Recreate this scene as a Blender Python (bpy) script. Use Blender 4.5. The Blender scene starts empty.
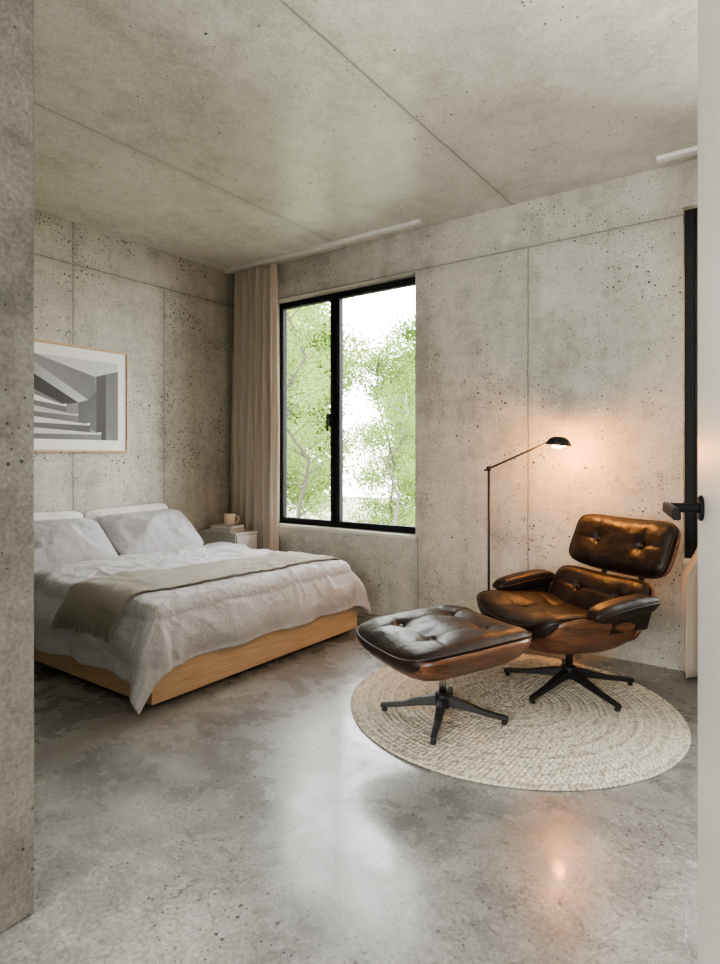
import bpy, math, random
from mathutils import Vector, Matrix, noise
random.seed(7)
C=bpy.context.scene.collection
# ------------------------------------------------------------------ node helpers
class NT:
    def __init__(s,name):
        s.m=bpy.data.materials.new(name); s.m.use_nodes=True
        s.t=s.m.node_tree; s.t.nodes.clear()
        s.out=s.t.nodes.new('ShaderNodeOutputMaterial')
    def n(s,typ,ins=None,**props):
        nd=s.t.nodes.new(typ)
        for k,v in props.items(): setattr(nd,k,v)
        if ins:
            for k,v in ins.items():
                if isinstance(v,bpy.types.NodeSocket): s.t.links.new(v,nd.inputs[k])
                else: nd.inputs[k].default_value=v
        return nd
    def math(s,op,a,b=0.0,c=0.0,clamp=False):
        return s.n('ShaderNodeMath',{0:a,1:b,2:c},operation=op,use_clamp=clamp).outputs[0]
    def pos(s): return s.n('ShaderNodeNewGeometry').outputs['Position']
    def obj(s): return s.n('ShaderNodeTexCoord').outputs['Object']
    def mapv(s,v,scale=(1,1,1),loc=(0,0,0),rot=(0,0,0)):
        return s.n('ShaderNodeMapping',{'Vector':v,'Scale':scale,'Location':loc,'Rotation':rot}).outputs[0]
    def noise(s,v,scale,detail=4,rough=.55,dist=0):
        return s.n('ShaderNodeTexNoise',{'Vector':v,'Scale':scale,'Detail':detail,'Roughness':rough,'Distortion':dist}).outputs['Fac']
    def ramp(s,f,stops):
        nd=s.n('ShaderNodeValToRGB',{'Fac':f}); r=nd.color_ramp
        while len(r.elements)<len(stops): r.elements.new(.5)
        for e,(p,c) in zip(r.elements,stops):
            e.position=p; e.color=(c[0],c[1],c[2],1) if hasattr(c,'__len__') else (c,c,c,1)
        return nd.outputs[0]
    def mr(s,v,a,b,c=0.,d=1.):
        return s.n('ShaderNodeMapRange',{0:v,1:a,2:b,3:c,4:d}).outputs[0]
    def mix(s,f,a,b,mode='MIX'):
        nd=s.n('ShaderNodeMix',data_type='RGBA',blend_type=mode)
        for i,v in ((0,f),(6,a),(7,b)):
            if isinstance(v,bpy.types.NodeSocket): s.t.links.new(v,nd.inputs[i])
            else: nd.inputs[i].default_value=v if i==0 else (v[0],v[1],v[2],1)
        return nd.outputs[2]
    def bump(s,h,strength=.3,dist=.01,normal=None):
        i={'Height':h,'Strength':strength,'Distance':dist}
        if normal is not None: i['Normal']=normal
        return s.n('ShaderNodeBump',i).outputs[0]
    def finish(s,color,rough=.6,metal=0.,normal=None,**kw):
        b=s.n('ShaderNodeBsdfPrincipled')
        def st(k,v):
            if isinstance(v,bpy.types.NodeSocket): s.t.links.new(v,b.inputs[k])
            elif k in('Base Color','Emission Color','Sheen Tint'): b.inputs[k].default_value=(v[0],v[1],v[2],1)
            else: b.inputs[k].default_value=v
        st('Base Color',color); st('Roughness',rough); st('Metallic',metal)
        if normal is not None: st('Normal',normal)
        for k,v in kw.items(): st(k.replace('_',' '),v)
        s.t.links.new(b.outputs[0],s.out.inputs[0]); return s.m

PITS=((16,.76,.44),(32,.54,.50),(60,.42,.50))
def concrete(name,dark,light,joints=(),pits=PITS,streak=(3,3,.35),rough=.75,rag=.12,fines=.42):
    M=NT(name); p=M.pos()
    n1=M.noise(p,.8,8,.62,.5); n2=M.noise(p,4.5,7,.7,.3); n4=M.noise(p,18,5,.7)
    st=M.noise(M.mapv(p,streak),1.8,6,.68)
    tr=M.noise(M.mapv(p,(1.2,1.2,5),rot=(.3,.2,0)),2.2,6,.7,.8)
    f=M.math('ADD',M.math('MULTIPLY',n1,.26),M.math('ADD',M.math('MULTIPLY',n2,.22),M.math('ADD',M.math('MULTIPLY',n4,.16),M.math('ADD',M.math('MULTIPLY',st,.24),M.math('MULTIPLY',tr,.12)))))
    col=M.ramp(f,[(.415,dark),(.495,[a*.42+b*.58 for a,b in zip(dark,light)]),(.575,light)])
    fine=M.noise(p,90,3,.6)
    col=M.mix(fines,col,M.ramp(fine,[(.3,.26),(.7,.74)]),'OVERLAY')
    bl=M.mr(M.noise(M.mapv(p,(1,1,1),(5,3,8)),2.6,7,.72,.6),.56,.66,0.,.35)
    col=M.mix(bl,col,[min(1,c*1.16) for c in light])
    hm=None
    clus=M.mr(M.noise(M.mapv(p,(1,1,1),(2,9,4)),2.2,3,.6),.35,.65,.4,1.25)
    for sc,thr,k in pits:
        v=M.n('ShaderNodeTexVoronoi',{'Vector':M.mapv(p,(1,1,1),(sc*.37,sc*.11,0)),'Scale':float(sc)})
        c=M.n('ShaderNodeSeparateColor',{0:v.outputs['Color']}).outputs[0]
        r=M.math('MULTIPLY',M.math('MULTIPLY',M.math('SUBTRACT',c,thr,clamp=True),k),clus)
        wv=M.math('ADD',v.outputs['Distance'],M.math('MULTIPLY',M.math('SUBTRACT',M.noise(p,sc*2.2,3,.6),.5),rag*1.6))
        m=M.math('MULTIPLY',M.math('SUBTRACT',r,wv),80.,clamp=True)
        hm=m if hm is None else M.math('MAXIMUM',hm,m)
    col=M.mix(M.math('MULTIPLY',hm,.88),col,[c*.12 for c in dark])
    jm=None
    if joints:
        sx=M.n('ShaderNodeSeparateXYZ',{0:p})
        for j in joints:
            ax,val,w=j[:3]
            wob=M.math('MULTIPLY',M.math('SUBTRACT',M.noise(p,9,3),.5),.012)
            dd=M.math('ABSOLUTE',M.math('ADD',M.math('SUBTRACT',sx.outputs[ax],val),wob))
            m=M.math('MAXIMUM',M.mr(dd,w*.4,w,1.,0.),M.math('MULTIPLY',M.mr(dd,w,w*9,.55,0.),n2))
            if len(j)>3:
                m=M.math('MULTIPLY',m,M.math('LESS_THAN',sx.outputs[2],j[3]))
            jm=m if jm is None else M.math('MAXIMUM',jm,m)
        col=M.mix(M.math('MULTIPLY',jm,.65),col,[c*.35 for c in dark])
    h=M.math('SUBTRACT',M.math('MULTIPLY',n2,.35),hm)
    if jm is not None: h=M.math('SUBTRACT',h,M.math('MULTIPLY',jm,.6))
    h=M.math('ADD',h,M.math('MULTIPLY',fine,.14))
    return M.finish(col,rough,normal=M.bump(h,.6,.006))

def wood(name,dark,light,scale=(1,1,1),rough=.45,g=9.,spec=.5,dist=.2):
    M=NT(name); o=M.obj()
    v=M.mapv(o,scale)
    n=M.noise(v,g,6,.6,dist); f=M.noise(M.mapv(o,[s*(1 if s>2 else .5) for s in scale]),g*5,3,.6)
    col=M.ramp(M.math('ADD',M.math('MULTIPLY',n,.6),M.math('MULTIPLY',f,.4)),[(.38,dark),(.5,[(a*.5+b*.5) for a,b in zip(dark,light)]),(.60,light)])
    return M.finish(col,rough,normal=M.bump(f,.08,.002),Specular_IOR_Level=spec)

def plain(name,col,rough=.5,metal=0.,bs=0.,bscale=80.,**kw):
    M=NT(name); n=M.noise(M.obj(),bscale,3,.6)
    c=M.mix(.10,col,M.ramp(n,[(.35,.3),(.65,.7)]),'OVERLAY')
    return M.finish(c,rough,metal,normal=M.bump(n,bs,.002) if bs else None,**kw)

def fabric(name,col,scale=260.,var=.15,bs=.35,wr=0.,rough=.9,wscale=9.,cr=0.):
    M=NT(name); o=M.obj()
    a=M.n('ShaderNodeTexWave',{'Vector':o,'Scale':scale,'Distortion':1.5,'Detail':1.},bands_direction='X').outputs['Fac']
    b=M.n('ShaderNodeTexWave',{'Vector':o,'Scale':scale,'Distortion':1.5,'Detail':1.},bands_direction='Y').outputs['Fac']
    z=M.n('ShaderNodeTexWave',{'Vector':o,'Scale':scale,'Distortion':1.5,'Detail':1.},bands_direction='Z').outputs['Fac']
    w=M.math('ADD',M.math('ADD',a,b),z)
    n=M.noise(o,22,4,.6)
    c=M.mix(M.mr(n,.3,.7,0.,var),col,[x*.72 for x in col])
    c=M.mix(M.mr(w,.6,2.4,.14,0.),c,[x*.6 for x in col])
    nb=M.bump(w,bs,.0015)
    if wr:
        q=M.noise(o,wscale,3,.5,.4)
        nb=M.bump(q,wr,.03,nb)
    if cr:
        q=M.noise(M.mapv(o,(1,1.8,1.4),rot=(0,0,.6)),7,4,.6,.5)
        q2=M.noise(M.mapv(o,(2.0,1,1.2),rot=(0,0,-.4)),13,4,.6,.4)
        nb=M.bump(M.math('ADD',q,M.math('MULTIPLY',q2,.6)),cr,.03,nb)
    return M.finish(c,rough,normal=nb,Sheen_Weight=.2)

# ------------------------------------------------------------------ mesh helpers
def mk(name,verts,faces,mat,parent=None,smooth=False,world=False,mats=None,fm=None):
    me=bpy.data.meshes.new(name); me.from_pydata([tuple(v) for v in verts],[],faces); me.update()
    ob=bpy.data.objects.new(name,me); C.objects.link(ob)
    for m in (mats or [mat]): me.materials.append(m)
    if fm: 
        for p,i in zip(me.polygons,fm): p.material_index=i
    if smooth:
        for p in me.polygons: p.use_smooth=True
    if parent: attach(ob,parent,world)
    return ob
def attach(ob,parent,world):
    ob.parent=parent
    if world:
        ob.matrix_parent_inverse=Matrix.LocRotScale(parent.location,parent.rotation_euler,parent.scale).inverted()
def empty(name,loc,rz=0.,label=None,cat=None,kind=None,group=None):
    e=bpy.data.objects.new(name,None); e.empty_display_size=.1; e.location=loc; e.rotation_euler=(0,0,rz); C.objects.link(e)
    tag(e,label,cat,kind,group); return e
def tag(o,label=None,cat=None,kind=None,group=None):
    if label:o['label']=label
    if cat:o['category']=cat
    if kind:o['kind']=kind
    if group:o['group']=group
    return o
def boxdata(b):
    x0,x1,y0,y1,z0,z1=b
    v=[(x0,y0,z0),(x1,y0,z0),(x1,y1,z0),(x0,y1,z0),(x0,y0,z1),(x1,y0,z1),(x1,y1,z1),(x0,y1,z1)]
    f=[(0,3,2,1),(4,5,6,7),(0,1,5,4),(1,2,6,5),(2,3,7,6),(3,0,4,7)]
    return v,f
def boxes(name,bl,mat,parent=None,world=False,bevel=0.):
    V=[];F=[]
    for b in bl:
        v,f=boxdata(b); k=len(V); V+=v; F+=[tuple(i+k for i in q) for q in f]
    ob=mk(name,V,F,mat,parent,False,world)
    if bevel:
        m=ob.modifiers.new('b','BEVEL'); m.width=bevel; m.segments=3; m.limit_method='ANGLE'
    return ob
def tubedata(pts,rad,seg=12,cap=True,flat=1.):
    pts=[Vector(p) for p in pts]; V=[];F=[]
    n=len(pts); rad=rad if hasattr(rad,'__len__') else [rad]*n
    up=Vector((0,0,1))
    prev=None
    for i,p in enumerate(pts):
        t=(pts[min(i+1,n-1)]-pts[max(i-1,0)]).normalized()
        if prev is None:
            a=t.cross(up)
            if a.length<.05: a=t.cross(Vector((1,0,0)))
            a.normalize()
        else:
            a=(prev-t*prev.dot(t)).normalized()
        prev=a; b=t.cross(a)
        for k in range(seg):
            w=2*math.pi*k/seg
            V.append(p+a*math.cos(w)*rad[i]+b*math.sin(w)*rad[i]*flat)
    for i in range(n-1):
        for k in range(seg):
            k2=(k+1)%seg
            F.append((i*seg+k,i*seg+k2,(i+1)*seg+k2,(i+1)*seg+k))
    if cap:
        F.append(tuple(range(seg-1,-1,-1))); F.append(tuple((n-1)*seg+k for k in range(seg)))
    return V,F
def tube(name,pts,rad,mat,parent=None,world=False,seg=14,flat=1.):
    V,F=tubedata(pts,rad,seg,True,flat); ob=mk(name,V,F,mat,parent,True,world)
    return ob
def lathe(name,prof,mat,parent=None,world=False,seg=40,c=(0,0,0),axis=None,mats=None,inner=None):
    V=[];F=[];n=len(prof);fm=[]
    R=Matrix.Identity(3)
    if axis: R=Vector((0,0,1)).rotation_difference(Vector(axis)).to_matrix()
    for r,z in prof:
        for k in range(seg):
            a=2*math.pi*k/seg
            V.append(R@Vector((max(r,1e-4)*math.cos(a),max(r,1e-4)*math.sin(a),z))+Vector(c))
    for i in range(n-1):
        for k in range(seg):
            k2=(k+1)%seg
            F.append((i*seg+k,i*seg+k2,(i+1)*seg+k2,(i+1)*seg+k)); fm.append(1 if inner is not None and i>=inner else 0)
    ob=mk(name,V,F,mat,parent,True,world,mats,fm if mats else None)
    return ob
def merge(parts):
    V=[];F=[]
    for v,f in parts:
        k=len(V); V+=list(v); F+=[tuple(i+k for i in q) for q in f]
    return V,F
def pad(w,h,t,n=4.,res=56,p=6.,bend=None,buttons=(),crs=(),dip=.022,half='both',wr=0.,seed=0,pexp=.5,crk=.38):
    idx={};V=[];F=[]
    def em(a): return math.copysign(1-(1-abs(a))**1.5,a)
    def pt(i,j,side):
        U=em(2*i/res-1);W=em(2*j/res-1); s=max(abs(U),abs(W))
        k=1. if s<1e-6 else s/((abs(U)**n+abs(W)**n)**(1/n))
        x=U*k*w/2;y=W*k*h/2
        pr=max(0,1-s**p)**pexp
        z=side*t/2*pr
        if side>0:
            for bx,by in buttons:
                r2=(x-bx)**2+(y-by)**2
                z-=dip*.7*math.exp(-r2/.024**2)+dip*.7*math.exp(-r2/.065**2)
            for (ax,ay,bx,by) in crs:
                dx,dy=bx-ax,by-ay; L=dx*dx+dy*dy
                q=max(0,min(1,((x-ax)*dx+(y-ay)*dy)/L))
                d=math.hypot(x-ax-q*dx,y-ay-q*dy)
                z-=dip*crk*(1-.6*q)*math.exp(-(d/.010)**2)*pr
        if wr:
            q=Vector((x*7+seed,y*7,side*3.+seed))
            z+=wr*pr*noise.noise(q)+wr*.5*pr*noise.noise(q*2.7)
            x+=wr*.5*noise.noise(q*1.3+Vector((9,9,9)))
        if bend: z+=bend(x,y)
        return (x,y,z)
    sides=[1,-1] if half=='both' else [-1]
    for side in sides:
        for i in range(res+1):
            for j in range(res+1):
                bd=i in(0,res) or j in(0,res)
                key=(i,j,0 if bd else side)
                if key in idx: continue
                idx[key]=len(V); V.append(pt(i,j,side))
        for i in range(res):
            for j in range(res):
                q=[]
                for a,b in((i,j),(i+1,j),(i+1,j+1),(i,j+1)):
                    bd=a in(0,res) or b in(0,res); q.append(idx[(a,b,0 if bd else side)])
                F.append(tuple(q) if side>0 else tuple(q[::-1]))
    return V,F
def xf(VF,M):
    V,F=VF; return [M@Vector(v) for v in V],F
def piping(w,h,n,bend,z,r,segs=96):
    V=[];F=[];sg=8
    pts=[]
    for k in range(segs):
        a=2*math.pi*k/segs; c,s=math.cos(a),math.sin(a)
        q=(abs(c)**n+abs(s)**n)**(-1/n)
        x,y=c*q*w/2,s*q*h/2; pts.append(Vector((x,y,z+bend(x,y))))
    for i,p in enumerate(pts):
        t=(pts[(i+1)%segs]-pts[i-1]).normalized(); a=t.cross(Vector((0,0,1))).normalized(); b=t.cross(a)
        for k in range(sg):
            w_=2*math.pi*k/sg; V.append(p+a*math.cos(w_)*r+b*math.sin(w_)*r)
    for i in range(segs):
        for k in range(sg):
            k2=(k+1)%sg; j=(i+1)%segs
            F.append((i*sg+k,i*sg+k2,j*sg+k2,j*sg+k))
    return V,F

# ------------------------------------------------------------------ materials
wd=(.32,.306,.262); wl=(.545,.527,.465)
m_back=concrete('concrete_back',wd,wl,[(0,-1.378,.007,2.465),(2,2.465,.007),(0,-2.17,.006,.6),(0,.2,.006)])
m_left=concrete('concrete_left',wd,wl,[(1,2.22,.007,),(1,2.95,.007,2.465),(2,2.465,.007)])
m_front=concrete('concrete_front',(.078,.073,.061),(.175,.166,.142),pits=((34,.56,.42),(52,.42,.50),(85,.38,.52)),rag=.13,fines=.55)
m_ceil=concrete('concrete_ceiling',(.46,.44,.385),(.70,.68,.61),[(0,-1.475,.008),(0,-2.80,.007),(0,-.15,.004)],pits=((17,.76,.45),(36,.58,.5)),streak=(1,.6,1),rough=.28)
def floor_mat():
    M=NT('polished_concrete'); p=M.pos()
    n1=M.noise(p,1.1,9,.66,.7); n2=M.noise(p,3.6,10,.72,.3); n3=M.noise(p,75,3,.6); n5=M.noise(M.mapv(p,(1,2.2,1),rot=(0,0,.6)),6,8,.72,.5)
    f=M.math('ADD',M.math('MULTIPLY',n1,.48),M.math('ADD',M.math('MULTIPLY',n2,.32),M.math('MULTIPLY',n5,.20)))
    col=M.ramp(f,[(.38,(.115,.113,.105)),(.46,(.180,.177,.166)),(.54,(.250,.247,.234)),(.62,(.36,.355,.337))])
    col=M.mix(.55,col,M.ramp(n3,[(.3,.24),(.7,.76)]),'OVERLAY')
    sp=None
    for sc,th,k in((22.,.64,.5),(42.,.50,.48),(75.,.42,.48)):
        v=M.n('ShaderNodeTexVoronoi',{'Vector':p,'Scale':sc})
        c=M.n('ShaderNodeSeparateColor',{0:v.outputs['Color']}).outputs[0]
        q=M.math('MULTIPLY',M.math('SUBTRACT',M.math('MULTIPLY',M.math('SUBTRACT',c,th,clamp=True),k),v.outputs['Distance']),60.,clamp=True)
        sp=q if sp is None else M.math('MAXIMUM',sp,q)
    spm=M.mr(M.noise(M.mapv(p,(1,1,1),(3,3,3)),1.6,3),.4,.6,.25,.95)
    sp=M.math('MULTIPLY',sp,spm)
    col=M.mix(sp,col,(.03,.028,.025))
    wp=M.n('ShaderNodeVectorMath',{0:p,1:M.n('ShaderNodeVectorMath',{0:M.n('ShaderNodeTexNoise',{'Vector':p,'Scale':4.,'Detail':7.}).outputs['Color'],3:.35},operation='SCALE').outputs[0]},operation='ADD').outputs[0]
    e=M.n('ShaderNodeTexVoronoi',{'Vector':wp,'Scale':4.2},feature='DISTANCE_TO_EDGE').outputs['Distance']
    ck=M.math('MULTIPLY',M.mr(e,.001,.010,1.,0.),M.mr(M.noise(M.mapv(p,(1,1,1),(1.3,.2,0)),1.3,3),.45,.54,0.,1.))
    col=M.mix(M.math('MULTIPLY',ck,.65),col,(.05,.048,.042))
    rough=M.mr(n2,.34,.66,.14,.42)
    h=M.math('ADD',M.math('MULTIPLY',n2,.5),M.math('MULTIPLY',M.math('ADD',sp,ck),-.4))
    return M.finish(col,rough,normal=M.bump(h,.2,.004),Coat_Weight=.12,Coat_Roughness=.10,Specular_IOR_Level=.42)
m_floor=floor_mat()
m_black=plain('black_metal',(.010,.010,.011),.5,.0)
m_handle=plain('matte_black_handle',(.006,.006,.0065),.65,.0,Specular_IOR_Level=.2)
m_frame=plain('dark_window_frame',(.012,.013,.015),.6,Specular_IOR_Level=.2)
m_chrome=plain('polished_metal',(.55,.55,.55),.18,1.)
m_brass=plain('warm_shade_lining',(.85,.55,.25),.35)
m_sill=plain('light_sill',(.60,.58,.53),.5)
m_track=plain('pale_track',(.75,.74,.70),.5)
m_door=plain('painted_door',(.56,.555,.53),.4)
m_oak=wood('oak_bed',(.43,.285,.16),(.60,.43,.27),(14,.5,14),dist=.05)
m_oakx=wood('oak_bed_side',(.43,.285,.16),(.60,.43,.27),(.5,14,14),dist=.05)
m_oakf=wood('oak_frame',(.42,.27,.14),(.62,.44,.27),(6,6,6))
m_walnut=wood('walnut_veneer',(.038,.015,.008),(.205,.084,.040),(8,.45,13),.34,4.)
def leather():
    M=NT('brown_leather'); o=M.obj()
    n=M.noise(o,7,5,.6,.4); v=M.n('ShaderNodeTexVoronoi',{'Vector':o,'Scale':260.}).outputs['Distance']
    col=M.ramp(n,[(.3,(.0095,.0060,.0048)),(.55,(.0185,.0105,.0078)),(.75,(.034,.018,.0125))])
    wr=M.noise(o,14,4,.55,.8); w2=M.noise(o,32,4,.6,.6)
    nb=M.bump(v,.10,.001); nb=M.bump(w2,.32,.005,nb)
    return M.finish(col,M.mr(n,.3,.7,.38,.50),normal=M.bump(wr,.38,.010,nb),Specular_IOR_Level=.40)
m_leather=leather()
m_duvet=fabric('grey_linen',(.455,.452,.457),220.,.10,.25,.20,wscale=4.,cr=.40)
m_pillow=fabric('grey_pillow_linen',(.39,.387,.392),220.,.10,.25,.2,wscale=6.,cr=.25)
m_white=fabric('white_cotton',(.72,.71,.69),260.,.05,.15,.3,cr=.25)
m_throw=fabric('beige_wool',(.50,.465,.395),120.,.35,.9,.1)
m_fringe=fabric('beige_wool_fringe',(.36,.325,.26),120.,.35,.8)
m_curtain=fabric('linen_curtain',(.56,.48,.385),200.,.15,.3,.08)
m_matt=plain('mattress_white',(.7,.69,.67),.85)
m_night=plain('grey_lacquer',(.60,.59,.55),.5)

# ------------------------------------------------------------------ room shell
H=2.75
S='structure'
YB=3.885
tag(boxes('floor',[(-4.3,1.8,-2.8,3.9,-.2,0)],m_floor),'polished grey concrete floor with fine cracks',None,S)
tag(boxes('ceiling',[(-4.3,1.8,-2.8,3.9,H,H+.25)],m_ceil),'board-jointed raw concrete ceiling',None,S)
tag(boxes('wall_left',[(-4.3,-4.0,.37,3.9,0,H)],m_left),'raw concrete wall with pour joints',None,S)
WX0,WX1,WZ0,WZ1=-3.58,-2.19,.60,2.455
VX0,VX1=-.515,.95
tag(boxes('wall_back',[(-4.0,WX0,3.7,YB,0,H),(WX0,WX1,3.7,YB,0,WZ0),(WX0,WX1,3.7,YB,WZ1,H),(WX1,VX0,3.7,YB,0,H),
    (VX0,VX1,3.7,YB,0,WZ0),(VX0,VX1,3.7,YB,WZ1+.05,H),(VX1,1.5,3.7,YB,0,H)],m_back),'raw concrete wall with window openings and bug holes',None,S)
tag(boxes('wall_right',[(1.5,1.8,-2.8,3.9,0,H)],m_back),'raw concrete side wall',None,S)
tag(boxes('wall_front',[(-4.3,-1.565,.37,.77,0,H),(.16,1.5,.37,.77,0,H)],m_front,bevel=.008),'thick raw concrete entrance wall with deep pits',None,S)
tag(boxes('wall_hall',[(-2.6,-2.3,-2.8,.37,0,H),(-2.3,1.5,-2.8,-2.5,0,H)],m_ceil),'concrete hallway wall',None,S)

# windows
def glassmat():
    M=NT('window_glass')
    tr=M.n('ShaderNodeBsdfTransparent',{'Color':(.98,.985,.98,1)}); gl=M.n('ShaderNodeBsdfGlossy',{'Roughness':.02})
    fr=M.n('ShaderNodeFresnel',{'IOR':1.2}).outputs[0]
    mx=M.n('ShaderNodeMixShader',{0:fr,1:tr.outputs[0],2:gl.outputs[0]})
    M.t.links.new(mx.outputs[0],M.out.inputs[0]); return M.m
m_glass=glassmat()
def frame_boxes(x0,x1,z0,z1,y0,y1,w):
    return [(x0,x0+w,y0,y1,z0,z1),(x1-w,x1,y0,y1,z0,z1),(x0+w,x1-w,y0,y1,z0,z0+w),(x0+w,x1-w,y0,y1,z1-w,z1)]
def window(name,x0,x1,z0,z1,xm,rec=.10,fw=.025,sw=.026):
    e=empty(name,((x0+x1)/2,3.7+rec,z0),label='black framed two-sash window',kind=S)
    y=3.7+rec
    boxes('window_frame',frame_boxes(x0,x1,z0,z1,y,y+.06,fw)+[(xm-.018,xm+.018,y,y+.06,z0+fw,z1-fw)],m_frame,e,True,.003)
    for a,b in((x0+fw,xm-.018),(xm+.018,x1-fw)):
        boxes('window_sash',frame_boxes(a+.002,b-.002,z0+fw+.002,z1-fw-.002,y-.014,y+.035,sw),m_frame,e,True,.003)
        boxes('window_pane',[(a+sw,b-sw,y+.02,y+.026,z0+fw+sw,z1-fw-sw)],m_glass,e,True)
    boxes('window_handle',[(xm-.052,xm-.032,y-.028,y-.014,1.40,1.50),(xm-.052,xm-.032,y-.05,y-.028,1.47,1.495),(xm-.050,xm-.034,y-.062,y-.048,1.36,1.495)],m_black,e,True,.003)
    boxes('window_sill',[(x0,x1,3.695,y,z0-.02,z0+.004)],m_sill,e,True,.002)
    return e
window('window_1',WX0,WX1,WZ0,WZ1,-2.975)
window('window_2',VX0,VX1,WZ0,WZ1+.05,.25,.05,.05,.06)
tag(boxes('trim_1',[(-3.98,-2.07,3.55,3.59,H-.022,H)],m_track),'slim pale ceiling curtain track',None,S)
tag(boxes('trim_2',[(-.62,1.4,3.55,3.59,H-.022,H)],m_track),'slim pale ceiling curtain track',None,S)

# door
hinge=Vector((.10,.22,0)); free=Vector((-.137,1.134,0))
dv=(free-hinge).normalized(); nv=Vector((-dv.y,dv.x,0))
d=empty('door_1',hinge,label='pale painted open door with black lever handle',kind=S)
L=(free-hinge).length
def dp(a,n,z): return hinge+dv*a+nv*n+Vector((0,0,z))
v,f=boxdata((0,L,-.045,0,.01,2.45))
ob=mk('door_leaf',[dp(*q) for q in v],f,m_door,d,False,True); b=ob.modifiers.new('b','BEVEL'); b.width=.003
hz=1.072
V,F=merge([tubedata([dp(L-.055,0,hz),dp(L-.055,.006,hz)],.020,28),tubedata([dp(L-.055,.004,hz),dp(L-.055,.052,hz)],.0075,16)])
v2,f2=boxdata((L-.19,L-.048,.045,.056,hz-.008,hz+.008))
V,F=merge([(V,F),([dp(*q) for q in v2],f2)])
ob=mk('door_handle',V,F,m_handle,d,False,True); b=ob.modifiers.new('b','BEVEL'); b.width=.003; b.segments=3; b.limit_method='ANGLE'

# ------------------------------------------------------------------ curtains
def curtain(name,x0t,x1t,x0b,x1b,waves,lab,ph=0.,yc=3.60,flare=None):
    V=[];F=[];nx=waves*16;nz=60
    for j in range(nz+1):
        t=j/nz; z=.015+t*(H-.035-.015)
        tf=t
        if flare is not None:
            tf=max(0,min(1,(z-flare[0])/(flare[1]-flare[0]))); tf=tf*tf*(3-2*tf)
        for i in range(nx+1):
            s=i/nx
            xa=x0b+(x0t-x0b)*tf; xb=x1b+(x1t-x1b)*t
            w=s*waves*2*math.pi+ph+.8*noise.noise(Vector((s*5,t*1.2,2)))
            amp=(.055+.020*noise.noise(Vector((s*7,t*2,5))))*(1-.30*t)
            x=xa+(xb-xa)*s+.018*math.sin(w*2+1)*min(1,s*6)+.008*noise.noise(Vector((s*9,t*3,8)))*min(1,s*6)
            V.append((x,yc+amp*math.sin(w),z))
    for j in range(nz):
        for i in range(nx):
            a=j*(nx+1)+i; F.append((a,a+1,a+nx+2,a+nx+1))
    ob=mk(name,V,F,m_curtain,None,True); m=ob.modifiers.new('s','SOLIDIFY'); m.thickness=.004
    return tag(ob,lab,'curtain')
curtain('curtain',-3.92,-3.42,-3.95,-3.41,6,'beige linen curtain gathered beside the window')
curtain('curtain',-.43,-.05,-.515,-.08,5,'beige linen curtain hanging beside the second window',1.5,flare=(.50,.72))

# ------------------------------------------------------------------ bed
BX0,BX1,BY0,BY1=-3.985,-2.38,1.69,3.27
bed=empty('bed',(-3.2,2.47,0),label='low oak platform bed with mattress',cat='bed')
boxes('bed_foot_board',[(BX1-.03,BX1,BY0,BY1,.028,.20)],m_oak,bed,True,.004)
for y in(BY0,BY1-.03): boxes('bed_side_board',[(BX0,BX1-.03,y,y+.03,.028,.20)],m_oakx,bed,True,.004)
boxes('bed_deck',[(BX0,BX1-.03,BY0+.03,BY1-.03,.10,.17)],m_oakx,bed,True)
boxes('bed_plinth',[(BX0+.05,BX1-.10,BY0+.10,BY1-.10,0,.10)],m_black,bed,True)
boxes('mattress',[(BX0+.01,BX1-.035,BY0+.035,BY1-.035,.17,.445)],m_matt,bed,True,.05)
X1,Y0,Y1,TOP,R=-2.46,1.76,3.19,.475,.07
def ridged(q): return 1-abs(noise.noise(q))*2
def drape(u,v,off=0.):
    ex=max(0,u-X1); ey=Y0-v if v<Y0 else(v-Y1 if v>Y1 else 0.)
    e=(ex**2.5+ey**2.5)**(1/2.5)
    sy=-1 if v<Y0 else 1
    x=min(u,X1); y=min(max(v,Y0),Y1)
    q=Vector((u*2.3,v*2.3,1.7))
    wz=.016*noise.noise(q)+.007*noise.noise(q*2.1+Vector((4,1,0)))+.003*noise.noise(q*5.1)
    r1=max(0,ridged(Vector((u*3.2+.6*noise.noise(q*2),v*3.2+.4*u,3)))-.70)
    r2=max(0,ridged(Vector((u*7,v*7+.5*noise.noise(q*3),8)))-.72)
    wz+=.026*r1+.020*r2
    edge=min(1,max(0,min((X1+.05-u)/.25,(v-Y0+.05)/.25,(Y1+.05-v)/.25)))
    wz+=.014*edge
    if e<=0: return Vector((x,y,TOP+wz+off))
    hh=math.hypot(ex,ey)
    dx,dy=ex/hh,sy*ey/hh
    th=math.atan2(ey,ex)
    q1=R*math.pi/2
    Ro=R+off
    if e<q1:
        a=e/R; out=Ro*math.sin(a); drop=R-Ro*math.cos(a)
    else:
        rest=e-q1
        s=(v if ex>ey else u)
        cor=2*min(dx,abs(dy)) if dx>0 else 0
        fold=.45*math.sin(s*15+3*noise.noise(Vector((s*2,1,1))))*(1-min(1,cor))+.8*noise.noise(Vector((u*4.5,v*4.5,rest*2)))*(1-.6*min(1,cor))
        out=Ro+rest*(.20+.15*fold)+.095*min(1,cor)*min(1,rest*3)+.028*math.sin(min(1,rest/.2)*math.pi)+.026*r1*(1-.5*min(1,cor))+.012*r2
        if cor>0: out+=.012*math.sin(th*8)*min(1,rest*4)*min(1,cor)
        drop=R+rest*.975
    z=TOP+wz*max(0,1-e*4)-drop
    return Vector((x+dx*out,y+dy*out,max(z,.014)))
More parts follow.
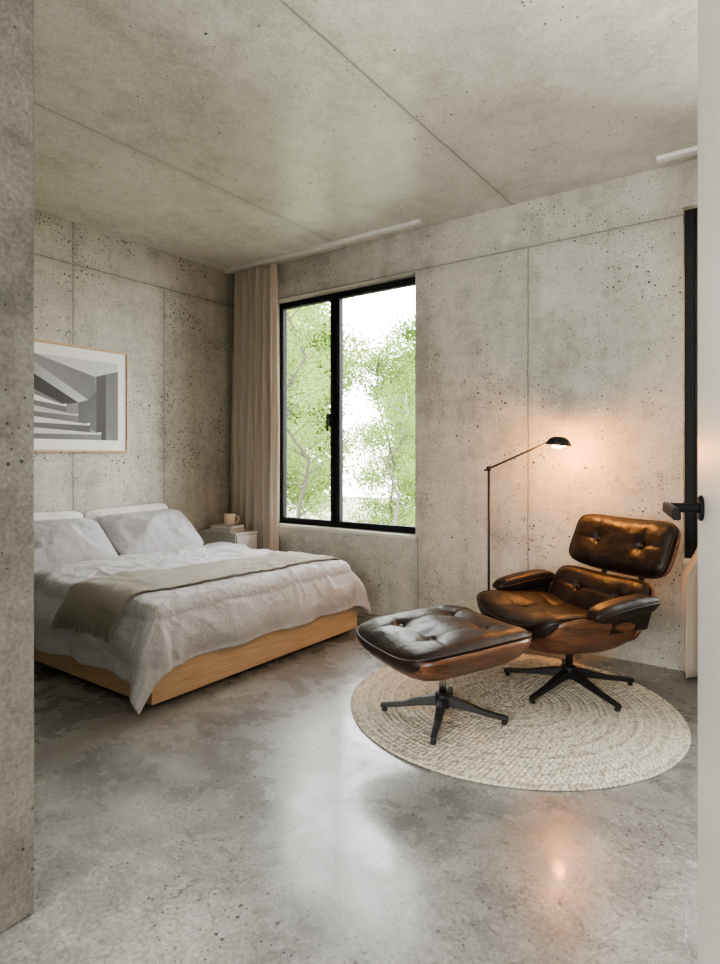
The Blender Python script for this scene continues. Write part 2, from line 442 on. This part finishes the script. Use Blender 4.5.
def duvet():
    V=[];F=[];nu,nv=170,190
    ua,ub=-3.62,X1+.33; va,vb=Y0-.385,Y1+.28
    for i in range(nu+1):
        for j in range(nv+1):
            u=ua+(ub-ua)*i/nu; v=va+(vb-va)*j/nv
            p=drape(u,v)
            k=min(1,max(0,(-3.36+.02*noise.noise(Vector((v*4,7,0)))-u)/.02)); p.z+=.022*k
            if i<3: p.z-=.01*(3-i)
            V.append(p)
    for i in range(nu):
        for j in range(nv):
            a=i*(nv+1)+j; F.append((a,a+nv+1,a+nv+2,a+1))
    ob=mk('duvet',V,F,m_duvet,None,True); m=ob.modifiers.new('s','SOLIDIFY'); m.thickness=.018; m.offset=-1
    return tag(ob,'pale grey linen duvet draped over the bed','duvet')
duvet()
def throw():
    e=empty('throw_blanket',(-2.7,2.5,.5),label='beige woven throw blanket with fringed ends across the bed',cat='blanket')
    V=[];F=[];nu,nv=50,140; va,vb=Y0-.130,Y1+.14
    def P(s,t,off=.010):
        v=va+(vb-va)*t
        tt=max(0,min(1,t))
        ua=-3.10+(.28)*tt+.015*noise.noise(Vector((t*4,0,3))); ub=-2.60+.12*tt+.015*noise.noise(Vector((t*4,5,3)))
        return drape(ua+(ub-ua)*s,v+.02*math.sin(s*3),off+.002*noise.noise(Vector((s*6,t*9,0))))
    for i in range(nu+1):
        for j in range(nv+1): V.append(P(i/nu,j/nv))
    for i in range(nu):
        for j in range(nv):
            a=i*(nv+1)+j; F.append((a,a+nv+1,a+nv+2,a+1))
    ob=mk('woven_cloth',V,F,m_throw,e,True,True); m=ob.modifiers.new('s','SOLIDIFY'); m.thickness=.006; m.offset=1
    parts=[]
    for k in range(25):
        s=(k+.5)/25+random.uniform(-.003,.003); j1=random.uniform(-.005,.005); j2=j1+random.uniform(-.014,.014)
        p=P(s,.006,.018); q=P(s+j1,-.026,.028); r=P(s+j2,-.058+random.uniform(-.006,.006),.034)
        parts.append(tubedata([p,q,r],[.0045,.0062,.0045],6))
    V,F=merge(parts); fr=mk('fringe',V,F,m_fringe,e,True,True); fr['kind']='stuff'
throw()
def pillow(name,cx,cy,cz,w,h,t,lean,mat,lab,seed,rot=0.,grp=None,wr=.022,n=5.5):
    VF=pad(w,h,t,n=n,res=60,p=1.7,wr=wr,seed=seed,pexp=.85)
    Mx=Matrix(((0,-math.sin(lean),math.cos(lean)),(1,0,0),(0,math.cos(lean),math.sin(lean)))).to_4x4()
    Mx=Mx@Matrix.Rotation(rot,4,'Z')
    ob=mk(name,*xf(VF,Mx),mat,None,True); ob.location=(cx,cy,cz)
    return tag(ob,lab,'pillow',None,grp)
pillow('pillow',-3.89,2.60,.628,.68,.36,.16,.25,m_white,'white cotton pillow propped against the wall',3,.03,'pillows on the bed',.035,9)
pillow('pillow',-3.89,1.93,.628,.62,.36,.16,.25,m_white,'white cotton pillow propped against the wall',11,-.02,'pillows on the bed',.035,9)
pillow('pillow',-3.70,2.64,.630,.70,.42,.19,.88,m_pillow,'plump pale grey linen pillow near the nightstand',21,.02,'pillows on the bed',.020,7)
pillow('pillow',-3.68,1.94,.627,.68,.42,.19,.88,m_pillow,'plump pale grey linen pillow leaning on a white pillow',33,-.03,'pillows on the bed',.020,7)

# nightstand
ns=empty('nightstand',(-3.77,3.4,0),label='small pale grey box nightstand beside the bed',cat='nightstand')
boxes('nightstand_body',[(-3.985,-3.57,3.29,3.515,.03,.545)],m_night,ns,True,.003)
boxes('nightstand_top',[(-3.99,-3.555,3.282,3.52,.545,.563)],m_night,ns,True,.003)
boxes('nightstand_door',[(-3.57,-3.556,3.295,3.51,.30,.54)],m_night,ns,True,.002)
boxes('nightstand_door',[(-3.57,-3.556,3.295,3.51,.04,.295)],m_night,ns,True,.002)
m_paper=plain('paper',(.75,.73,.68),.8); m_cov=plain('book_cover',(.42,.38,.33),.6); m_cov2=plain('book_cover_pale',(.66,.63,.58),.6)
for k,(z,cm,lab,dx) in enumerate(((.563,m_cov,'taupe covered book lying flat',0),(.586,m_cov2,'cream covered book under the mug',.012))):
    b=empty('book',(-3.77,3.39,z),.12*k,label=lab,cat='book',group='books on the nightstand')
    boxes('book_cover',[(-.12+dx,.12-dx,-.08,.08,0,.003),(-.12+dx,.12-dx,-.08,.08,.019,.022),(-.12+dx,-.117+dx,-.08,.08,.003,.019)],cm,b)
    boxes('book_pages',[(-.116+dx,.117-dx,-.077,.077,.003,.019)],m_paper,b)
mug=empty('mug',(-3.745,3.39,.609),.62,label='pale peach ceramic mug on the stacked books',cat='mug')
m_mug=plain('peach_ceramic',(.80,.66,.53),.35)
lathe('mug_body',[(0,.0),(.036,.0),(.043,.006),(.046,.088),(.043,.090),(.038,.012),(0,.010)],m_mug,mug)
tube('mug_handle',[(.042+.034*math.sin(a),0,.047+.030*math.cos(a)) for a in [math.pi*k/10 for k in range(11)]],.006,m_mug,mug,seg=10)

# ------------------------------------------------------------------ picture
pf=empty('framed_picture',(-4.0,2.245,1.55),label='oak framed grey abstract print of geometric stairs on the wall',cat='picture')
PY0,PY1,PZ0,PZ1=1.865,2.625,1.19,1.912
fx=-3.972; w=.014
boxes('picture_frame',[(-3.999,fx,PY0,PY0+w,PZ0,PZ1),(-3.999,fx,PY1-w,PY1,PZ0,PZ1),(-3.999,fx,PY0+w,PY1-w,PZ0,PZ0+w),(-3.999,fx,PY0+w,PY1-w,PZ1-w,PZ1)],m_oakf,pf,True,.002)
m_mat=plain('mat_board',(.80,.79,.77),.8)
boxes('picture_mat',[(-3.998,-3.982,PY0+w,PY1-w,PZ0+w,PZ1-w)],m_mat,pf,True)
A0,A1,B0,B1=1.95,2.545,1.275,1.825
def gm(v,k):
    M=NT('print_grey'); s=M.n('ShaderNodeSeparateXYZ',{0:M.pos()})
    ya=M.mr(s.outputs[1],A0,A1); zb=M.mr(s.outputs[2],B0,B1)
    c,sn=math.cos(k*1.7),math.sin(k*1.7)
    t=M.math('ADD',M.math('MULTIPLY',ya,c*.5),M.math('ADD',M.math('MULTIPLY',zb,sn*.5),.5))
    t=M.math('ADD',t,M.math('MULTIPLY',M.math('SUBTRACT',M.noise(M.pos(),30,4),.5),.25))
    return M.finish(M.ramp(t,[(.1,v*.6),(.9,v*1.3)]),.7)
polys=[([(0,0),(1,0),(1,1),(0,1)],.20),
 ([(0,1),(.70,.80),(1,.90),(1,1)],.42),
 ([(0,1),(0,.90),(.62,.50),(.72,.62),(.70,.80)],.30),
 ([(0,.90),(0,.76),(.50,.46),(.62,.50)],.58),
 ([(0,.76),(0,.58),(.34,.42),(.50,.46)],.055),
 ([(.72,.80),(.72,.0),(1,.0),(1,.90)],.10),
 ([(.84,.845),(.84,.0),(1,.0),(1,.90)],.30),
 ([(.50,.46),(.62,.50),(.72,.62),(.72,.10),(.50,.22)],.13)]
for q in range(4):
    z0=.42-.11*q; x1=.30+.14*q
    polys.append(([(0,z0+.10-.02*q),(x1,z0),(x1+.06,z0+.015),(x1+.06,z0-.02),(0,z0+.03-.02*q)],.62))
    polys.append(([(0,z0+.03-.02*q),(x1+.06,z0-.02),(x1+.06,z0-.11),(0,z0-.06-.02*q)],.17))
V=[];F=[];mats=[];fm=[]
for k,(pl,g) in enumerate(polys):
    b=len(V)
    for a,c in pl: V.append((-3.9815+.00020*k,A0+(A1-A0)*a,B0+(B1-B0)*max(0,c)))
    F.append(tuple(range(b,b+len(pl)))); mats.append(gm(g,k)); fm.append(k)
mk('art_print',V,F,None,pf,False,True,mats,fm)

# ------------------------------------------------------------------ rug
RG=.0247
def rugmat():
    M=NT('woven_jute'); o=M.obj(); s=M.n('ShaderNodeSeparateXYZ',{0:o})
    x,y=s.outputs[0],s.outputs[1]
    r=M.math('SQRT',M.math('ADD',M.math('MULTIPLY',x,x),M.math('MULTIPLY',y,y)))
    a=M.math('ARCTAN2',y,x); k=M.math('DIVIDE',r,RG); ri=M.math('FLOOR',k)
    arc=M.math('MULTIPLY',M.math('MULTIPLY',a,M.math('ADD',ri,.5)),1.25)
    v=M.n('ShaderNodeCombineXYZ',{0:k,1:M.math('ADD',arc,M.math('MULTIPLY',M.math('FRACT',k),.5)),2:M.math('MULTIPLY',ri,.37)}).outputs[0]
    vo=M.n('ShaderNodeTexVoronoi',{'Vector':v,'Scale':1.,'Randomness':.4})
    dd=vo.outputs['Distance']; n=M.noise(o,14,4,.6); cc=M.n('ShaderNodeSeparateColor',{0:vo.outputs['Color']}).outputs[0]
    col=M.ramp(dd,[(.25,(.78,.735,.635)),(.5,(.66,.61,.51)),(.75,(.29,.25,.19))])
    col=M.mix(M.math('MULTIPLY',cc,.2),col,(.56,.50,.41))
    col=M.mix(M.mr(n,.35,.7,0.,.2),col,(.56,.50,.41))
    h=M.math('MULTIPLY',dd,-1.)
    return M.finish(col,.95,normal=M.bump(h,1.,.014))
m_rug=rugmat()
def rug():
    V=[(0,0,.016)];F=[];seg=160
    prof=[]
    for k in range(30):
        for q in (0,.25,.5,.75):
            rr=(k+q)*RG
            if rr>0: prof.append((rr,.011+.006*math.sin(math.pi*q)**.7 if q>0 else .0105))
    prof+=[(.741,.009),(.743,.004),(.741,0.001)]
    for rr,z in prof:
        for i in range(seg):
            a=2*math.pi*i/seg; w=rr+(.002*noise.noise(Vector((math.cos(a)*3,math.sin(a)*3,rr*2))))*(rr/.74)
            V.append((w*math.cos(a),w*math.sin(a),z))
    for i in range(seg): F.append((0,1+i,1+(i+1)%seg))
    for k in range(len(prof)-1):
        for i in range(seg):
            a=1+k*seg+i;b=1+k*seg+(i+1)%seg; F.append((a,a+seg,b+seg,b))
    ob=mk('rug',V,F,m_rug,None,True); ob.location=(-1.10,2.72,0)
    tag(ob,'round cream braided jute rug under the lounge chair','rug')
rug()

# ------------------------------------------------------------------ lounge chair + ottoman
RZ=.018
def starbase(par,n,rad,a0,posttop,chrome=True,hz=.075):
    for k in range(n):
        a=math.radians(a0)+2*math.pi*k/n; c=Vector((math.cos(a),math.sin(a),0)); t=Vector((-math.sin(a),math.cos(a),0))
        V=[];F=[]
        for q,(r,zt,zb,w) in enumerate(((.012,hz+.022,hz-.020,.022),(.10,hz+.004,hz-.030,.019),(rad*.6,hz-.022,hz-.044,.016),(rad-.01,.034,.014,.012),(rad,.030,.014,.010))):
            for sx,z in((-1,zb),(1,zb),(1,zt),(-1,zt)): V.append(c*r+t*sx*w*(1 if z==zb else .8)+Vector((0,0,z)))
        for q in range(4):
            for s in range(4):
                s2=(s+1)%4; F.append((q*4+s,q*4+s2,q*4+4+s2,q*4+4+s))
        F+=[(3,2,1,0),(16,17,18,19)]
        ob=mk('base_leg',V,F,m_black,par); b=ob.modifiers.new('b','BEVEL'); b.width=.004; b.segments=2
        lathe('foot_glide',[(0,0),(.012,0),(.013,.006),(.008,.016),(0,.016)],m_black,par,c=c*(rad-.018),seg=16)
    lathe('base_hub',[(0,hz-.03),(.03,hz-.03),(.036,hz-.01),(.034,hz+.028),(.022,hz+.034),(0,hz+.034)],m_black,par,seg=28)
    lathe('base_post',[(0,hz+.03),(.017,hz+.03),(.017,posttop),(0,posttop)],m_chrome if chrome else m_black,par,seg=24)
def grid_cr(bs):
    out=[]
    for i in range(len(bs)):
        for j in range(i+1,len(bs)):
            if math.hypot(bs[i][0]-bs[j][0],bs[i][1]-bs[j][1])<.28: out.append((*bs[i],*bs[j]))
    return out
def rays(bs,w,h):
    out=[]
    for bx,by in bs:
        if abs(by)>.05: out.append((bx,by,bx*1.1,math.copysign(h/2,by)))
        else: out+=[(bx,by,bx*1.15,h/2),(bx,by,bx*1.15,-h/2)]
        if bx: out.append((bx,by,math.copysign(w/2,bx),by*1.1))
    return out
def buttons(par,bs,t,Mx,bend,dip):
    for bx,by in bs:
        z=t/2-dip*1.3+bend(bx,by)
        v,f=pad(.026,.026,.014,n=2.,res=10,p=2.)
        mk('upholstery_button',*xf((v,f),Mx@Matrix.Translation((bx,by,z))),m_leather,par,True)
def cushion_set(par,nm,w,h,t,Mx,bendc,bs,shw,shh,sht,shdz,dip=.019,shp=3.5):
    bend=lambda x,y:bendc*min(1.1,abs(x/(w/2)))**2.6
    cr=grid_cr(bs)+rays(bs,w*.9,h*.9)
    VF=pad(w,h,t,n=6.,res=72,p=4.2,bend=bend,buttons=bs,crs=cr,dip=dip,wr=.008,seed=w*10,crk=.36)
    mk(nm+'_cushion',*xf(VF,Mx),m_leather,par,True)
    mk(nm+'_piping',*xf(piping(w*1.0,h*1.0,6.,bend,t*.10,.0055),Mx),m_leather,par,True)
    buttons(par,bs,t,Mx,bend,dip)
    VF=pad(shw,shh,sht,n=5.,res=40,p=shp,bend=bend,half='bottom')
    s=mk(nm+'_shell',*xf(VF,Mx@Matrix.Translation((0,0,shdz))),m_walnut,par,True)
    m=s.modifiers.new('s','SOLIDIFY'); m.thickness=.010; m.offset=1
# chair: local front = -Y
ch=empty('lounge_chair',(-.93,3.06,RZ),math.radians(-30),label='dark brown tufted leather lounge chair with walnut shells',cat='armchair')
starbase(ch,5,.33,184+30,.23,False)
RX=lambda a:Matrix.Rotation(math.radians(a),4,'X')
T=Matrix.Translation
cushion_set(ch,'seat',.61,.61,.145,T((0,-.09,.320))@RX(-6),.085,[(-.13,-.12),(.13,-.12),(-.13,.10),(.13,.10)],.645,.55,.23,.004,shp=2.8)
cushion_set(ch,'backrest',.59,.30,.14,T((0,.208,.395))@RX(60),.055,[(-.13,.04),(.13,.04)],.615,.30,.125,-.006)
cushion_set(ch,'headrest',.62,.285,.13,T((0,.380,.676))@RX(66),.045,[(-.14,.0),(.14,.0)],.625,.275,.12,-.008)
for sx in(-1,1):
    x=sx*.338
    bd=lambda a,b:-.30*b*b-.9*a*a
    VF=pad(.100,.385,.068,n=5.,res=34,p=5.,bend=bd,wr=.003,seed=3)
    mk('armrest',*xf(VF,T((x,.0,.474))@RX(5)),m_leather,ch,True)
    mk('armrest_piping',*xf(piping(.100,.385,5.,bd,.0,.004),T((x,.0,.474))@RX(5)),m_leather,ch,True)
    VF=pad(.090,.36,.080,n=5.,res=24,p=5.,half='bottom',bend=bd)
    s=mk('armrest_shell',*xf(VF,T((x,.0,.464))@RX(5)),m_leather,ch,True); m=s.modifiers.new('s','SOLIDIFY'); m.thickness=.008
    bx=[(x-sx*.040,-.06,.34),(x-sx*.040,.18,.34),(x+sx*.002,.17,.455),(x+sx*.002,-.07,.455)]
    V=[]
    for dxx in(-.012,.012):
        V+=[(a+dxx,b_,c) for a,b_,c in bx]
    F=[(0,1,2,3),(7,6,5,4),(0,4,5,1),(1,5,6,2),(2,6,7,3),(3,7,4,0)]
    ob=mk('armrest_bracket',V,F,m_leather,ch); b=ob.modifiers.new('b','BEVEL'); b.width=.008; b.segments=3
for sx in(-1,1):
    tube('back_brace',[(sx*.12,.25,.31),(sx*.12,.315,.44),(sx*.12,.365,.54),(sx*.12,.43,.68)],[.012,.016,.016,.011],m_black,ch,flat=.6)
# ottoman
ot=empty('ottoman',(-1.27,2.38,RZ),math.radians(-27),label='tufted brown leather ottoman with walnut shell on star base',cat='ottoman')
starbase(ot,4,.28,20+27,.24,True)
OM=T((0.02,-.02,.346))@RX(3)
cushion_set(ot,'ottoman',.57,.62,.145,OM,.03,[(-.12,-.13),(.12,-.13),(-.12,.13),(.12,.13)],.61,.585,.21,.008,dip=.018,shp=3.6)

# ------------------------------------------------------------------ floor lamp
LB=Vector((-1.551,3.50,0))
lp=empty('floor_lamp',LB,0,label='slim black floor lamp with angled arm and lit shade',cat='lamp')
lathe('lamp_base',[(0,0),(.115,0),(.12,.004),(.118,.012),(.02,.017),(.012,.03),(0,.03)],m_black,lp)
tube('lamp_pole',[(0,0,.02),(0,0,1.085)],.0075,m_black,lp)
lathe('lamp_joint',[(0,-.016),(.012,-.014),(.015,0),(.012,.014),(0,.016)],m_black,lp,c=(0,0,1.085),seg=20)
E=Vector((.371,-.05,1.235))
tube('lamp_arm',[(-.03,.003,1.073),(0,0,1.085),E],[.005,.006,.0055],m_black,lp)
hx=E+Vector((.075,-.007,.0))
lathe('lamp_shade',[(0,.036),(.026,.034),(.048,.025),(.062,.008),(.070,-.012),(.068,-.013),(.060,.004),(.044,.020),(0,.028)],m_black,lp,c=hx,axis=(.10,0,1),mats=[m_black,m_brass],inner=5)
M=NT('warm_bulb'); em=M.n('ShaderNodeEmission',{'Color':(1,.55,.22,1),'Strength':22.}); M.t.links.new(em.outputs[0],M.out.inputs[0])
lathe('lamp_bulb',[(0,-.018),(.022,-.016),(.040,-.004),(.026,.010),(0,.016)],M.m,lp,c=hx+Vector((0,0,-.014)),seg=20)
tube('lamp_stem',[E,hx+Vector((-.02,0,.032))],.006,m_black,lp)
tube('lamp_pull',[hx+Vector((-.055,0,0)),hx+Vector((-.055,0,-.045))],.002,m_black,lp,seg=8)

# ------------------------------------------------------------------ outdoors
def leafmat(n,a,b):
    M=NT(n); q=M.noise(M.pos(),1.2,3,.6)
    c=M.ramp(q,[(.3,a),(.7,b)])
    di=M.n('ShaderNodeBsdfDiffuse',{'Color':c}); tr=M.n('ShaderNodeBsdfTranslucent',{'Color':c})
    mx=M.n('ShaderNodeMixShader',{0:.5,1:di.outputs[0],2:tr.outputs[0]})
    M.t.links.new(mx.outputs[0],M.out.inputs[0]); return M.m
lm=[leafmat('leaves_a',(.058,.100,.022),(.13,.19,.048)),leafmat('leaves_b',(.10,.15,.038),(.20,.265,.085))]
m_bark=plain('bark',(.035,.03,.022),.9,bs=.5,bscale=20.); m_birch=plain('pale_bark',(.09,.085,.07),.9)
m_grass=plain('gravel',(.17,.19,.12),.95)
g=boxes('ground',[(-26,6,4.05,30,-1.4,-1.2)],m_grass); tag(g,'pale ground outside the window','ground','stuff')
GZ=-1.199
def tree(x,y,h,cr,nl,mat,bark,seed,lab,ls=.075,cb=.3,sp=.6):
    rnd=random.Random(seed)
    e=empty('tree',(x,y,GZ),label=lab,cat='tree',group='trees outside the window')
    pts=[Vector((.12*h*.1*rnd.uniform(-1,1)*k,.1*rnd.uniform(-1,1)*k,h*k/6)) for k in range(7)]
    parts=[tubedata(pts,[.028*(1-k/7.)+.008 for k in range(7)],8)]
    tips=[]
    for k in range(40):
        t=rnd.uniform(cb,.97); i=min(5,int(t*6)); p=pts[i].lerp(pts[i+1],t*6-i)
        a=rnd.uniform(0,6.283); l=cr*rnd.uniform(.5,1.05)*(1-.55*abs(t-.5))
        dvec=Vector((math.cos(a),math.sin(a),rnd.uniform(.1,.7))).normalized()
        m=p+dvec*l*.5+Vector((0,0,.05)); q=p+dvec*l
        parts.append(tubedata([p,m,q],[.009,.006,.002],5))
        tips+=[(m,.5*sp/.6),(q,.6*sp/.6),(p+dvec*l*.75,.55*sp/.6)]
    V,F=merge(parts); mk('trunk',V,F,bark,e,True)
    V=[];F=[]
    for k in range(nl):
        c,s=tips[rnd.randrange(len(tips))]
        p=c+Vector((rnd.gauss(0,.22),rnd.gauss(0,.22),rnd.gauss(0,.20)))*s*cr*.75
        p.z=max(p.z,.1)
        u=Vector((rnd.gauss(0,1),rnd.gauss(0,1),rnd.gauss(0,1))).normalized(); w=u.orthogonal().normalized()
        sz=ls*rnd.uniform(.6,1.2); b=len(V)
        V+=[p-u*sz,p+w*sz*.5,p+u*sz,p-w*sz*.5]; F.append((b,b+1,b+2,b+3))
    f=mk('foliage',V,F,mat,e); f['kind']='stuff'
gl='leafy light green tree outside the window'; bl='slender birch with sparse light leaves outside the window'
tree(-6.1,6.9,4.6,1.2,10000,lm[1],m_bark,1,gl,.022,.3,.6)
tree(-5.3,8.4,3.4,.8,6000,lm[1],m_birch,3,bl,.020,.3,.7)
tree(-9.4,9.9,6.6,1.8,28000,lm[1],m_bark,4,gl,.038,.12,.75)
tree(-7.0,10.8,4.4,1.3,24000,lm[1],m_bark,21,gl,.032,.10,.8)
tree(-8.0,14.2,5.6,1.7,30000,lm[0],m_bark,5,gl,.050,.10,.85)
tree(-12.8,14.5,6.8,2.2,26000,lm[0],m_bark,6,gl,.080,.08,.85)
tree(-9.6,19.5,7.0,2.6,28000,lm[1],m_bark,8,gl,.090,.08,.9)

# ------------------------------------------------------------------ light
w=bpy.data.worlds.new('World'); bpy.context.scene.world=w; w.use_nodes=True
bg=w.node_tree.nodes['Background']; bg.inputs[0].default_value=(.98,.99,1,1); bg.inputs[1].default_value=17.0
def area(name,loc,rot,sx,sy,pw,col):
    l=bpy.data.lights.new(name,'AREA'); l.shape='RECTANGLE'; l.size=sx; l.size_y=sy; l.energy=pw; l.color=col
    o=bpy.data.objects.new(name,l); o.location=loc; o.rotation_euler=rot; C.objects.link(o); return o
area('daylight',(.22,4.0,1.55),(math.radians(-90),0,0),1.35,1.8,250,(1,.995,.98))
area('hall_fill',(-.5,-2.35,1.45),(math.radians(90),0,0),2.6,2.2,200,(1,.985,.955))  # added fill light behind the camera; the closed hall has no window here
l=bpy.data.lights.new('lamp_light','POINT'); l.energy=21; l.color=(1,.40,.10); l.shadow_soft_size=.02
o=bpy.data.objects.new('lamp_light',l); o.location=LB+hx+Vector((0,.02,-.055)); C.objects.link(o)
bpy.context.scene.view_settings.look='AgX - Medium High Contrast'

# ------------------------------------------------------------------ camera
cam=bpy.data.cameras.new('Camera'); co=bpy.data.objects.new('Camera',cam); C.objects.link(co)
co.location=(0,0,1.15); co.rotation_euler=(math.radians(90),0,math.radians(35.8))
cam.sensor_fit='VERTICAL'; cam.sensor_height=24.; cam.lens=611/964*24.; cam.shift_y=-24/964; cam.clip_start=.02
bpy.context.scene.camera=co
